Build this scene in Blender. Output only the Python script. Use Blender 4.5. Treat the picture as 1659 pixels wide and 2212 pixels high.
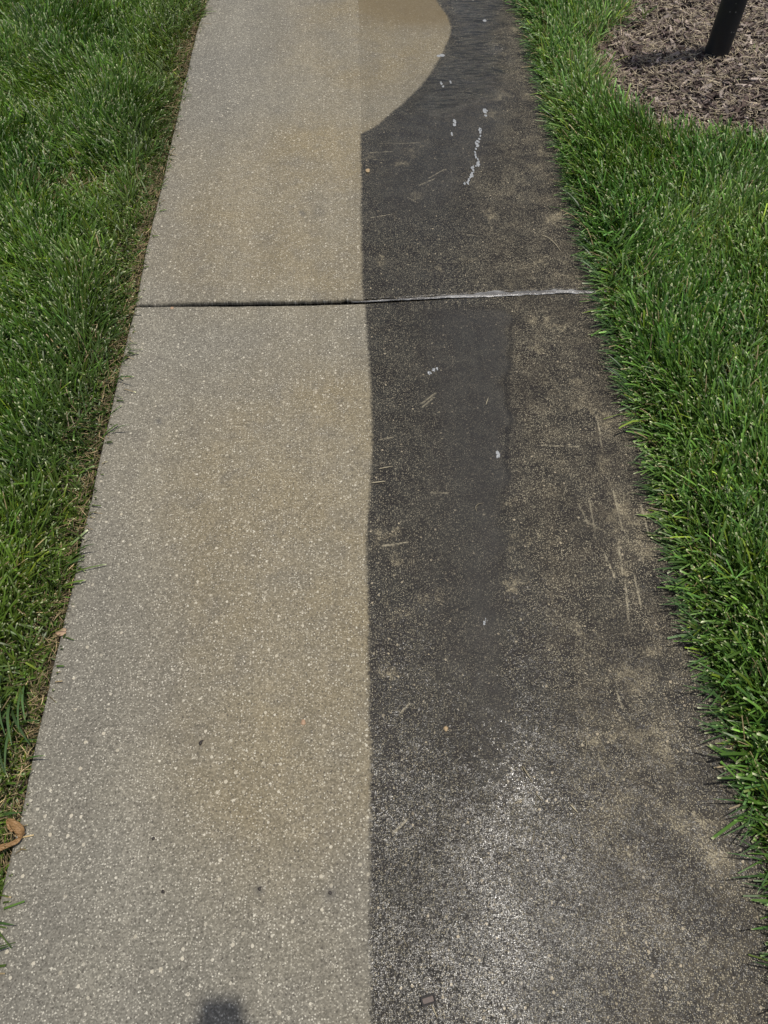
import bpy, bmesh, math, random
import numpy as np
from mathutils import Vector, Matrix
random.seed(5); RNG = np.random.default_rng(11)
for o in list(bpy.data.objects): bpy.data.objects.remove(o)
S = bpy.context.scene
COL = S.collection

# ---------------------------------------------------------------- camera
CAM_H = 1.5
R = ((0.99948766, 0.03099955, -0.00796534),
     (-0.03030654, 0.83659759, -0.54697896),
     (-0.01029232, 0.54694012, 0.83710846))
cd = bpy.data.cameras.new('camera'); cam = bpy.data.objects.new('camera', cd); COL.objects.link(cam)
m4 = Matrix(R).to_4x4(); m4.translation = Vector((0, 0, CAM_H)); cam.matrix_world = m4
cd.sensor_fit = 'VERTICAL'; cd.angle = math.radians(69.4)
cd.clip_start = 0.02; cd.clip_end = 500
S.camera = cam
S.render.resolution_x = 768; S.render.resolution_y = 1024

# ---------------------------------------------------------------- sky, sun, exposure
SUN_S = (0.173, 0.0)                  # horizontal run per metre of height, towards the sun
sun_dir = Vector((SUN_S[0], SUN_S[1], 1)).normalized()
elev = math.asin(sun_dir.z); azim = math.atan2(sun_dir.x, sun_dir.y)
w = bpy.data.worlds.new('World'); S.world = w; w.use_nodes = True
wn = w.node_tree; bg = wn.nodes['Background']
sky = wn.nodes.new('ShaderNodeTexSky'); sky.sky_type = 'NISHITA'; sky.sun_disc = False
sky.sun_elevation = elev; sky.sun_rotation = azim; sky.dust_density = 3.0; sky.air_density = 1.0
wn.links.new(sky.outputs[0], bg.inputs['Color']); bg.inputs['Strength'].default_value = 0.10
sl = bpy.data.lights.new('sun', 'SUN'); sl.energy = 3.3; sl.angle = math.radians(1.1); sl.color = (1.0, 0.95, 0.87)
so = bpy.data.objects.new('sun', sl); COL.objects.link(so)
so.rotation_euler = sun_dir.to_track_quat('Z', 'Y').to_euler(); so.location = (2, -1, 6)
S.view_settings.view_transform = 'Standard'; S.view_settings.look = 'None'
S.view_settings.gamma = 1.0; S.view_settings.use_curve_mapping = False
S.view_settings.exposure = 0.0

# ---------------------------------------------------------------- helpers
F = 1106 / math.tan(math.radians(34.7))
def G(x, y, z=0.0):
    """where the point seen at (x, y) of the 1659 x 2212 study print lies on the ground"""
    d = np.array([x - 829.5, -(y - 1106.0), -F]); d = np.array(R) @ d
    t = (CAM_H - z) / -d[2]
    return (d[0] * t, d[1] * t)

def tag(o, label=None, cat=None, group=None, kind=None):
    if label: o['label'] = label
    if cat: o['category'] = cat
    if group: o['group'] = group
    if kind: o['kind'] = kind
    return o
def link(name, me, mat=None, parent=None):
    o = bpy.data.objects.new(name, me); COL.objects.link(o)
    if mat: me.materials.append(mat)
    if parent: o.parent = parent
    return o
def from_bm(name, bm, mat, parent=None, smooth=True):
    me = bpy.data.meshes.new(name); bm.to_mesh(me); bm.free()
    if smooth: me.polygons.foreach_set('use_smooth', [True] * len(me.polygons))
    return link(name, me, mat, parent)
def from_np(name, V, Q, mat, smooth=True, cols=None, attrs=None, tris=None):
    me = bpy.data.meshes.new(name)
    V = np.asarray(V, np.float32); me.vertices.add(len(V)); me.vertices.foreach_set('co', V.ravel())
    Q = np.asarray(Q, np.int32)
    me.loops.add(Q.size); me.loops.foreach_set('vertex_index', Q.ravel())
    me.polygons.add(len(Q)); k = Q.shape[1]
    me.polygons.foreach_set('loop_start', np.arange(0, Q.size, k, dtype=np.int32))
    try: me.polygons.foreach_set('loop_total', np.full(len(Q), k, np.int32))
    except Exception: pass
    me.update(calc_edges=True)
    me.polygons.foreach_set('use_smooth', np.full(len(Q), smooth))
    if cols is not None:
        a = me.color_attributes.new('tint', 'FLOAT_COLOR', 'POINT')
        c = np.ones((len(V), 4), np.float32); c[:, :3] = cols; a.data.foreach_set('color', c.ravel())
    for n, v in (attrs or {}).items():
        a = me.attributes.new(n, 'FLOAT', 'POINT'); a.data.foreach_set('value', np.asarray(v, np.float32))
    me.validate()
    return link(name, me, mat)
def empty(name, loc):
    o = bpy.data.objects.new(name, None); COL.objects.link(o); o.location = loc; o.empty_display_size = 0.05
    return o

class NT:
    def __init__(s, name):
        s.m = bpy.data.materials.new(name); s.m.use_nodes = True; s.t = s.m.node_tree
        s.p = s.t.nodes['Principled BSDF']; s.out = s.t.nodes['Material Output']
        tc = s.n('ShaderNodeTexCoord'); s.obj = tc.outputs['Object']
    def n(s, t, **k):
        o = s.t.nodes.new(t)
        for a, b in k.items(): setattr(o, a, b)
        return o
    def set(s, inp, v):
        if isinstance(v, bpy.types.NodeSocket): s.t.links.new(v, inp)
        elif isinstance(v, tuple) and len(v) == 3 and inp.type == 'RGBA': inp.default_value = (*v, 1)
        else: inp.default_value = v
    def m_(s, op, a, b=0.0, c=0.0, clamp=False):
        o = s.n('ShaderNodeMath', operation=op, use_clamp=clamp)
        s.set(o.inputs[0], a); s.set(o.inputs[1], b); s.set(o.inputs[2], c); return o.outputs[0]
    def mul(s, a, b): return s.m_('MULTIPLY', a, b)
    def add(s, a, b): return s.m_('ADD', a, b)
    def sub(s, a, b): return s.m_('SUBTRACT', a, b)
    def ss(s, v, lo, hi, a=0.0, b=1.0):
        o = s.n('ShaderNodeMapRange', interpolation_type='SMOOTHSTEP')
        s.set(o.inputs['Value'], v)
        if lo > hi: lo, hi, a, b = hi, lo, b, a
        o.inputs['From Min'].default_value = lo; o.inputs['From Max'].default_value = hi
        o.inputs['To Min'].default_value = a; o.inputs['To Max'].default_value = b
        return o.outputs[0]
    def mix(s, f, a, b, mode='MIX'):
        o = s.n('ShaderNodeMix', data_type='RGBA', blend_type=mode)
        s.set(o.inputs[0], f); s.set(o.inputs[6], a); s.set(o.inputs[7], b); return o.outputs[2]
    def scale(s, col, f):
        o = s.n('ShaderNodeVectorMath', operation='SCALE'); s.set(o.inputs[0], col); s.set(o.inputs['Scale'], f)
        return o.outputs[0]
    def noise(s, sc, det=2.0, rough=0.5, vec=None, dim='3D', dist=0.0, off=None, sq=None):
        o = s.n('ShaderNodeTexNoise', noise_dimensions=dim)
        o.inputs['Scale'].default_value = sc; o.inputs['Detail'].default_value = det
        o.inputs['Roughness'].default_value = rough; o.inputs['Distortion'].default_value = dist
        v = vec or s.obj
        if off or sq:
            mp = s.n('ShaderNodeMapping'); s.set(mp.inputs['Vector'], v)
            if off: mp.inputs['Location'].default_value = off
            if sq: mp.inputs['Scale'].default_value = sq
            v = mp.outputs[0]
        s.set(o.inputs['Vector'], v); return o.outputs['Fac']
    def vor(s, sc, vec=None, rnd=1.0, dim='2D'):
        o = s.n('ShaderNodeTexVoronoi', voronoi_dimensions=dim); o.inputs['Scale'].default_value = sc
        o.inputs['Randomness'].default_value = rnd
        s.set(o.inputs['Vector'], vec or s.obj)
        sp = s.n('ShaderNodeSeparateColor'); s.set(sp.inputs[0], o.outputs['Color'])
        return o.outputs['Distance'], sp.outputs[0], sp.outputs[1], sp.outputs[2]
    def attr(s, name):
        o = s.n('ShaderNodeAttribute', attribute_name=name); return o.outputs['Fac']
    def acol(s, name='tint'):
        o = s.n('ShaderNodeAttribute', attribute_name=name); return o.outputs['Color']
    def bump(s, h, dist, st=1.0, nrm=None):
        o = s.n('ShaderNodeBump'); s.set(o.inputs['Height'], h); s.set(o.inputs['Distance'], dist)
        s.set(o.inputs['Strength'], st)
        if nrm: s.set(o.inputs['Normal'], nrm)
        return o.outputs[0]
    def P(s, **k):
        for a, b in k.items(): s.set(s.p.inputs[a.replace('_', ' ')], b)

# ---------------------------------------------------------------- concrete
def concrete():
    n = NT('washed_concrete')
    sdc, film, worn, brown, yel = (n.attr(a) for a in ('clean_side', 'film', 'worn', 'brown', 'yellow'))
    ripple, faint, scratch, spot, meniscus = (n.attr(a) for a in ('ripple', 'second_pass', 'scratch', 'spot', 'meniscus_shade'))
    puddle = n.attr('puddle')
    # warped coordinates so grains are not round
    wn_ = n.n('ShaderNodeTexNoise'); wn_.inputs['Scale'].default_value = 260; n.set(wn_.inputs['Vector'], n.obj)
    wv = n.n('ShaderNodeVectorMath', operation='MULTIPLY_ADD')
    n.set(wv.inputs[0], wn_.outputs['Color']); wv.inputs[1].default_value = (.0028,) * 3; n.set(wv.inputs[2], n.obj)
    V = wv.outputs[0]
    d1, r1, g1, b1 = n.vor(400, V)           # sand grains
    d2, r2, g2, b2 = n.vor(185, V)           # small aggregate
    d3, r3, g3, b3 = n.vor(58, V)            # stones
    d4, r4, g4, b4 = n.vor(150, V)           # pits
    big = n.noise(2.3, 3, .55); mid = n.noise(14, 4, .6); fine = n.noise(90, 3, .65)
    broom = n.noise(1, 3, .6, sq=(22, 260, 1))
    # ---- boundary between washed and dirty, slightly feathered and wandering
    edge = n.add(sdc, n.mul(n.sub(n.noise(9, 3), .5), .012))
    edge = n.add(edge, n.mul(n.sub(n.noise(120, 3), .5), .020))
    clean = n.ss(edge, -.006, .007)
    # ---- washed colour
    grain = n.add(.62, n.mul(r1, .62))
    c = n.mix(n.ss(big, .3, .7), (.180, .170, .141), (.213, .199, .158))
    c = n.mix(n.mul(yel, n.ss(n.noise(2.6, 5, .6), .2, .75, .3, .9)), c, (.235, .192, .112))
    c = n.mix(n.mul(n.ss(mid, .45, .75), .4), c, (.15, .137, .112))
    c = n.scale(c, n.mul(n.mul(grain, n.ss(n.noise(1, 3, .6, sq=(7, .7, 1), off=(5, 0, 0)), .3, .7, .93, 1.07)), n.ss(broom, .2, .8, .88, 1.1)))
    s2 = n.mul(n.ss(r2, .79, .84), n.ss(d2, .30, .18))
    s3 = n.mul(n.ss(r3, .80, .83), n.m_('LESS_THAN', d3, n.add(.07, n.mul(g3, .14))))
    s1 = n.mul(n.ss(r1, .86, .95), n.ss(d1, .42, .25))
    p4 = n.mul(n.ss(r4, .82, .88), n.ss(d4, .34, .18))
    stone = n.mix(g3, (.72, .69, .58), (.50, .45, .34))
    cc = n.mix(n.mul(s1, .5), c, (.66, .62, .51))
    cc = n.mix(n.mul(s2, n.add(.22, n.mul(g2, .5))), cc, (.72, .68, .56))
    cc = n.mix(n.mul(s3, n.add(.35, n.mul(b3, .5))), cc, stone)
    cc = n.mix(n.mul(p4, .7), cc, (.07, .062, .05))
    cc = n.scale(cc, n.sub(1.0, n.mul(faint, .24)))
    cc = n.mix(n.mul(n.ss(faint, .5, 1.2), .6), cc, (.150, .112, .056))
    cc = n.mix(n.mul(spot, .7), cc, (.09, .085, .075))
    # ---- dirty colour
    gr = n.add(.28, n.mul(r1, 1.45))
    dk = n.mix(n.ss(n.noise(6, 4, .6, off=(3, 1, 0)), .3, .7), (.018, .0172, .0142), (.034, .0320, .0262))
    bb = n.mul(brown, n.ss(n.noise(11, 5, .65, off=(7, 2, 0)), .30, .66, .15, 1.0))
    dk = n.mix(bb, dk, (.058, .050, .036))
    dk = n.mix(n.mul(n.ss(n.noise(17, 5, .7, off=(1, 9, 0)), .44, .60), .85), dk, (.012, .0098, .0075))
    dk = n.scale(dk, gr)
    nofilm = n.sub(1.0, n.mul(film, n.ss(n.noise(1, 4, .6, sq=(30, 4, 1)), .25, .75, .35, .75)))
    t1 = n.mul(n.mul(n.ss(g1, .68, .84), n.ss(d1, .45, .22)), nofilm)
    t2 = n.mul(n.mul(n.ss(r2, .78, .84), n.ss(d2, .27, .14)), nofilm)
    t3 = n.mul(n.mul(n.ss(r3, .80, .83), n.m_('LESS_THAN', d3, n.add(.05, n.mul(g3, .11)))), nofilm)
    dk = n.mix(n.mul(t1, n.add(.55, n.mul(bb, .45))), dk, (.42, .39, .30))
    dk = n.mix(n.mul(t2, n.add(.25, n.mul(g2, .5))), dk, (.46, .42, .32))
    dk = n.mix(n.mul(t3, n.add(.3, n.mul(b3, .6))), dk, (.42, .37, .28))
    # worn tan patches: they break up into grain
    wob1 = n.noise(22, 6, .75, off=(4, 4, 0)); wob2 = n.noise(5.5, 6, .7, off=(2, 5, 0))
    wr = n.add(n.mul(worn, .80), n.add(n.mul(n.sub(wob1, .52), 2.8), n.mul(n.sub(wob2, .55), n.add(.8, n.mul(brown, 2.4)))))
    wm = n.ss(n.add(wr, n.mul(n.sub(n.noise(330, 3, .7), .5), 3.0)), .30, 1.15)
    wm = n.mul(n.mul(wm, nofilm), n.ss(n.add(worn, n.mul(brown, .5)), .0, .30, .12, 1.0))
    dk = n.mix(n.mul(wm, .75), dk, n.mix(g1, (.10, .084, .058), (.40, .36, .26)))
    sm = n.ss(n.add(scratch, n.mul(n.sub(n.noise(220, 2), .5), .9)), .45, .95)
    dk = n.mix(n.mul(sm, .7), dk, (.36, .33, .25))
    filmc = n.mix(n.ss(n.noise(1, 3, .6, sq=(26, 3, 1)), .3, .7), (.036, .035, .032), (.056, .054, .049))
    dk = n.mix(n.mul(film, n.ss(n.noise(1, 4, .6, sq=(24, 3, 1), off=(1, 1, 0)), .25, .75, .2, .55)), dk, filmc)
    dk = n.scale(dk, n.sub(1.0, n.mul(n.mul(ripple, n.ss(n.noise(1, 4, .6, sq=(14, 70, 1), dist=.8), .50, .57)), .9)))  # dark reflections in the ripples, painted into the colour
    dk = n.scale(dk, n.sub(1.0, n.mul(meniscus, .6)))  # meniscus shadow at the film edge, painted by darkening the colour
    gm2 = n.mul(n.add(.35, n.mul(brown, .65)), n.ss(n.noise(6.5, 5, .68, off=(11, 3, 0)), .42, .62))
    dk = n.mix(n.mul(gm2, .55), dk, n.mix(.55, (.014, .010, .0068), n.scale(dk, .5)))
    dk = n.mix(1.0, dk, (.95, .91, .81), 'MULTIPLY')
    col = n.mix(clean, dk, cc)
    # ---- wetness and relief
    wet = n.sub(1.0, clean)
    hgt = n.add(n.mul(n.sub(.5, d1), .5), n.add(n.mul(fine, 1.1), n.mul(n.sub(.5, d2), .55)))
    rough_b = n.bump(hgt, .0016, n.ss(clean, 0, 1, .55, .62))
    rp = n.add(n.noise(1, 4, .55, sq=(16, 62, 1), dist=.6), n.mul(n.noise(1, 2, .5, sq=(50, 150, 1), off=(2, 3, 0)), .35))
    cg = n.add(n.mul(n.add(n.mul(n.sub(.5, d1), .6), n.add(n.mul(n.noise(150, 3, .6), 1.2), n.mul(n.sub(.5, d2), .6))), n.sub(1.0, n.mul(n.m_('MAXIMUM', film, ripple), .93))), 0.0)
    def facets(sc, k):
        v = n.n('ShaderNodeTexVoronoi', voronoi_dimensions='2D'); v.inputs['Scale'].default_value = sc; n.set(v.inputs['Vector'], V)
        a = n.n('ShaderNodeVectorMath', operation='SUBTRACT'); n.set(a.inputs[0], v.outputs['Color']); a.inputs[1].default_value = (.5, .5, .5)
        b = n.n('ShaderNodeVectorMath', operation='MULTIPLY'); n.set(b.inputs[0], a.outputs[0]); b.inputs[1].default_value = (k, k, 0)
        return b.outputs[0]
    gm = n.n('ShaderNodeNewGeometry')
    f12 = n.n('ShaderNodeVectorMath', operation='ADD'); n.set(f12.inputs[0], facets(400, .19)); n.set(f12.inputs[1], facets(170, .13))
    fs = n.scale(f12.outputs[0], n.sub(1.0, n.mul(n.m_('MAXIMUM', film, ripple), .9)))
    fa = n.n('ShaderNodeVectorMath', operation='ADD'); n.set(fa.inputs[0], gm.outputs['Normal']); n.set(fa.inputs[1], fs)
    fn = n.n('ShaderNodeVectorMath', operation='NORMALIZE'); n.set(fn.inputs[0], fa.outputs[0])
    cb = n.bump(cg, .00038, .8, fn.outputs[0])
    cb = n.bump(n.mul(rp, n.mul(ripple, n.ss(n.noise(4, 2), .3, .6, .3, 1.0))), .045, 1.0, cb)
    cb = n.bump(n.mul(n.noise(16, 3, .6), n.m_('MAXIMUM', film, .35)), .006, .7, cb)
    wetvar = n.ss(n.noise(4.2, 4, .6, off=(8, 8, 0)), .3, .7, .40, 1.0)
    coat = n.add(n.mul(wet, n.m_('MAXIMUM', n.mul(n.mul(wetvar, .50), n.sub(1.0, n.mul(brown, .45))), n.m_('MAXIMUM', puddle, n.m_('MAXIMUM', n.mul(film, .8), ripple)))), n.mul(clean, .10))
    n.P(Base_Color=col, Roughness=n.ss(clean, 0, 1, .62, .88), Normal=rough_b, Specular_IOR_Level=.25,
        Coat_Weight=coat, Coat_Roughness=n.add(n.ss(clean, 0, 1, .18, .30), n.mul(n.m_('MAXIMUM', film, ripple), -.06)), Coat_Normal=cb, Coat_IOR=1.33)
    return n.m
CONC = concrete()

def seg_dist(X, Y, pts):
    best = np.full(X.shape, 1e9); side = np.zeros(X.shape)
    for (x0, y0), (x1, y1) in zip(pts[:-1], pts[1:]):
        dx, dy = x1 - x0, y1 - y0; L2 = dx * dx + dy * dy + 1e-12
        t = np.clip(((X - x0) * dx + (Y - y0) * dy) / L2, 0, 1)
        d = np.hypot(X - x0 - t * dx, Y - y0 - t * dy)
        cr = dx * (Y - y0) - dy * (X - x0)
        m = d < best - 1e-9
        best = np.where(m, d, best); side = np.where(m, np.sign(cr), side)
    return best, side
def poly_sd(X, Y, pts):                      # signed distance to a closed outline, positive inside
    d, _ = seg_dist(X, Y, pts + [pts[0]])
    inside = np.zeros(X.shape, bool)
    for (x0, y0), (x1, y1) in zip(pts, pts[1:] + [pts[0]]):
        c = ((y0 > Y) != (y1 > Y)) & (X < (x1 - x0) * (Y - y0) / (y1 - y0 + 1e-12) + x0)
        inside ^= c
    return np.where(inside, d, -d)
def smooth(v, lo, hi):
    t = np.clip((v - lo) / (hi - lo), 0, 1); return t * t * (3 - 2 * t)
def spl(px, n=6):
    """Catmull-Rom through study-print points, dropped on the ground"""
    P = [np.array(G(*p)) for p in px]; out = []
    P = [2 * P[0] - P[1]] + P + [2 * P[-1] - P[-2]]
    for i in range(1, len(P) - 2):
        a, b, c_, d = P[i - 1:i + 3]
        for k in range(n):
            t = k / n
            out.append(tuple(.5 * ((2 * b) + (c_ - a) * t + (2 * a - 5 * b + 4 * c_ - d) * t * t + (3 * b - a - 3 * c_ + d) * t ** 3)))
    out.append(tuple(P[-2])); return out

# outlines on the ground
CLEAN_LOW = spl([(788, 655), (792, 700), (800, 830), (804, 940), (799, 1060), (793, 1180), (794, 1290), (797, 1400), (798, 1550), (801, 1640), (800, 1800), (799, 2000), (800, 2212)], 5)
x_, y_ = CLEAN_LOW[-1]; CLEAN_LOW = [(CLEAN_LOW[0][0] - .003, 1.80)] + CLEAN_LOW + [(x_, -1.0)]
ARC = spl([(780, 290), (812, 272), (850, 240), (890, 205), (925, 165), (952, 122), (968, 88), (974, 62), (966, 35), (948, 10), (935, -12), (905, -50), (860, -80)], 5)
CLEAN_UP = [G(786, 700)] + [G(783, 600), G(781, 480), G(780, 380)] + ARC
CLEAN_UP_POLY = CLEAN_UP + [(-1.6, 4.6), (-1.6, 1.0), (G(786, 700)[0], 1.0)]
CLEAN_LOW_POLY = CLEAN_LOW + [(-2, -1), (-2, 1.8)]
FILM = [G(*p) for p in [(840, 660), (1090, 668), (1108, 720), (1092, 800), (1098, 880), (1100, 960), (1092, 1060), (1086, 1180), (1090, 1290), (1086, 1400), (1096, 1500), (1106, 1600), (1122, 1680), (1095, 1730), (1000, 1700), (900, 1640), (850, 1540), (840, 1380), (840, 1200), (840, 1040), (840, 900), (840, 780)]]
STREAM = [G(*p) for p in [(935, -120), (975, 60), (965, 120), (905, 195), (810, 285), (790, 400), (800, 470), (900, 480), (985, 470), (1020, 400), (1080, 330), (1110, 250), (1105, 180), (1060, 110), (1085, 60), (1110, 0), (1120, -120)]]
RIPPLE = [G(*p) for p in [(945, -120), (972, 60), (958, 120), (905, 195), (890, 240), (960, 250), (1040, 215), (1090, 160), (1080, 60), (1095, 0), (1100, -120)]]
WORN = [(1165, 745, .030), (1190, 700, .028), (1215, 712, .02), (1150, 690, .02), (1170, 760, .02), (1250, 835, .03), (1265, 870, .025), (1300, 960, .028), (1310, 915, .025), (1290, 890, .02),
        (1325, 1060, .03), (1335, 1120, .03), (1345, 1180, .03), (1350, 1240, .03), (1300, 1000, .04), (1370, 1110, .04), (1395, 1190, .035),
        (1120, 1160, .018), (1105, 1190, .022), (1155, 1165, .02), (1100, 1085, .02), (1105, 1265, .014), (1130, 1250, .02), (830, 1160, .03), (870, 1210, .02), (850, 1320, .025), (840, 1450, .02), (930, 1290, .02),
        (1370, 1475, .03), (1400, 1440, .035), (1440, 1400, .03), (1350, 1590, .03), (1420, 1560, .05), (1380, 1680, .04), (1440, 1640, .04), (1360, 1740, .02), (1330, 1835, .03), (1480, 1760, .05), (1540, 1850, .04),
        (1260, 1370, .018), (1330, 1320, .015), (1250, 1470, .012), (1280, 1600, .012), (890, 330, .03), (870, 350, .025), (915, 310, .02), (800, 335, .02),
        (1080, 210, .04), (1120, 160, .04), (1140, 210, .03), (1170, 330, .05), (1190, 300, .04), (1155, 355, .04), (1130, 430, .05), (1200, 470, .05), (1170, 560, .04), (1060, 460, .03), (1060, 250, .03),
        (1100, 610, .04), (1010, 560, .03), (1230, 590, .04), (900, 420, .025), (850, 460, .02), (940, 580, .03), (830, 560, .02), (1115, 60, .05), (1125, 110, .04), (1130, 20, .04)]
SCR = [[(1325, 1060), (1345, 1145)], [(1272, 1075), (1285, 1150)], [(1262, 1125), (1310, 1150)], [(1335, 1170), (1345, 1240)], [(1350, 1250), (1358, 1340)], [(1290, 900), (1300, 965)],
       [(1170, 962), (1250, 965)], [(910, 872), (942, 848)], [(912, 880), (938, 858)], [(820, 310), (905, 308)], [(800, 330), (850, 326)], [(930, 1065), (968, 1065)], [(805, 345), (835, 345)],
       [(800, 470), (850, 462)], [(905, 400), (940, 385)], [(880, 425), (905, 440)], [(1290, 1630), (1315, 1680)], [(1220, 1350), (1260, 1375)], [(1330, 1490), (1345, 1530)], [(1000, 505), (1040, 510)],
       [(1385, 1090), (1400, 1150)], [(1300, 1185), (1330, 1250)], [(960, 365), (925, 385)], [(1145, 110), (1160, 150)], [(1250, 1090), (1270, 1130)], [(820, 950), (850, 944)], [(825, 1180), (880, 1172)],
       [(850, 1800), (880, 1770)], [(865, 1540), (885, 1520)], [(1370, 1240), (1385, 1310)]]
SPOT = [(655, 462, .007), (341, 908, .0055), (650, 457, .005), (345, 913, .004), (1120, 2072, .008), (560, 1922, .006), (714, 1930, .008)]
YEL = [(560, 1000, .22), (740, 930, .12), (700, 1120, .18), (620, 1420, .2), (600, 1520, .14), (760, 1250, .14), (700, 500, .25), (600, 380, .3), (740, 130, .15), (870, 25, .35), (930, 30, .22), (770, 350, .15), (480, 560, .15), (660, 1650, .12)]

def slab_attrs(X, Y):
    low = poly_sd(X, Y, CLEAN_LOW_POLY); up = poly_sd(X, Y, CLEAN_UP_POLY)
    J = joint_y(X)
    sdc = np.where(Y < J, low, up)
    def blobs(L, p=1.0):
        v = np.zeros(X.shape)
        for x, y, r in L:
            gx, gy = G(x, y); v = v + np.exp(-((X - gx) ** 2 + (Y - gy) ** 2) / (2 * r * r))
        return np.clip(v, 0, 1)
    wob = .012 * np.sin(Y * 31 + X * 9) + .008 * np.sin(Y * 67 + 2)
    fl = poly_sd(X + wob, Y, FILM); film = smooth(fl, -.035, .05) * .55 + smooth(fl, -.003, .012) * .45
    film = film * smooth(X, .03, .27) * .92
    film = np.where(Y < J, film * (0.45 + .55 * smooth(Y, .25, .8)), 0)
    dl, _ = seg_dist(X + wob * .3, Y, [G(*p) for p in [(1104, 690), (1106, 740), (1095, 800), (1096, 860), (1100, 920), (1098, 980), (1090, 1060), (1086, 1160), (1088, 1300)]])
    line = np.where(Y < J, np.exp(-(dl / .007) ** 2) * smooth(Y, .75, 1.25), 0)  # mask of the painted meniscus shadow along the film's right edge
    st = poly_sd(X + wob, Y + wob, STREAM); film = np.maximum(film, np.where(Y > J, smooth(st, -.05, .10) * .62, 0))
    rip = np.where(Y > J, smooth(poly_sd(X + wob, Y, RIPPLE), -.04, .07), 0)
    gx = X
    pd, _ = seg_dist(X + wob * 1.5, Y, [G(*p) for p in [(1130, 1480), (1128, 1600), (1125, 1690), (1075, 1780), (1060, 1900), (1085, 2050), (1095, 2212)]] + [(.20, -.5)])
    pud = np.where(Y < J, (.28 * np.exp(-(pd / .055) ** 2) + .32 * np.exp(-(pd / .15) ** 2)) * (1 - .45 * smooth(Y, .3, .55)) + .5 * np.exp(-((X - G(1125, 1685)[0]) / .035) ** 2 - ((Y - G(1125, 1685)[1]) / .03) ** 2), 0)
    brown = np.where(Y < J, smooth(gx, .30, .42), smooth(gx, .22, .46)) * (1 - .8 * film)
    wx = .014 * nz(X * 2 + Y, 41, 22) + .010 * nz(Y * 2.3 - X, 42, 60); wy = .016 * nz(Y * 1.7 - X * 2, 43, 25) + .01 * nz(X * 2 + Y, 44, 70)
    X0, Y0 = X, Y; X, Y = X + wx, Y + wy
    worn = blobs([(a, b, min(c * .75, .026)) for a, b, c in WORN])
    X, Y = X0, Y0
    scr = np.zeros(X.shape)
    for s in SCR:
        d, _ = seg_dist(X, Y, [G(*p) for p in s]); scr = np.maximum(scr, 1 - d / .0065)
    scr = np.clip(scr, 0, 1)
    yel = blobs(YEL) * .85
    yel = np.clip(yel + .25 * smooth(X, -.5, 0), 0, 1)
    dmp = blobs([(870, -10, .17), (930, 20, .08)])
    up2 = np.where(Y > J, .6 * smooth(X, G(779, 250)[0] - .006, G(779, 250)[0] + .006) + .9 * dmp, 0)
    return dict(clean_side=sdc, film=film, worn=worn, brown=brown, yellow=yel, ripple=rip, second_pass=up2, scratch=scr, spot=blobs(SPOT), meniscus_shade=line, puddle=pud)

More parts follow.
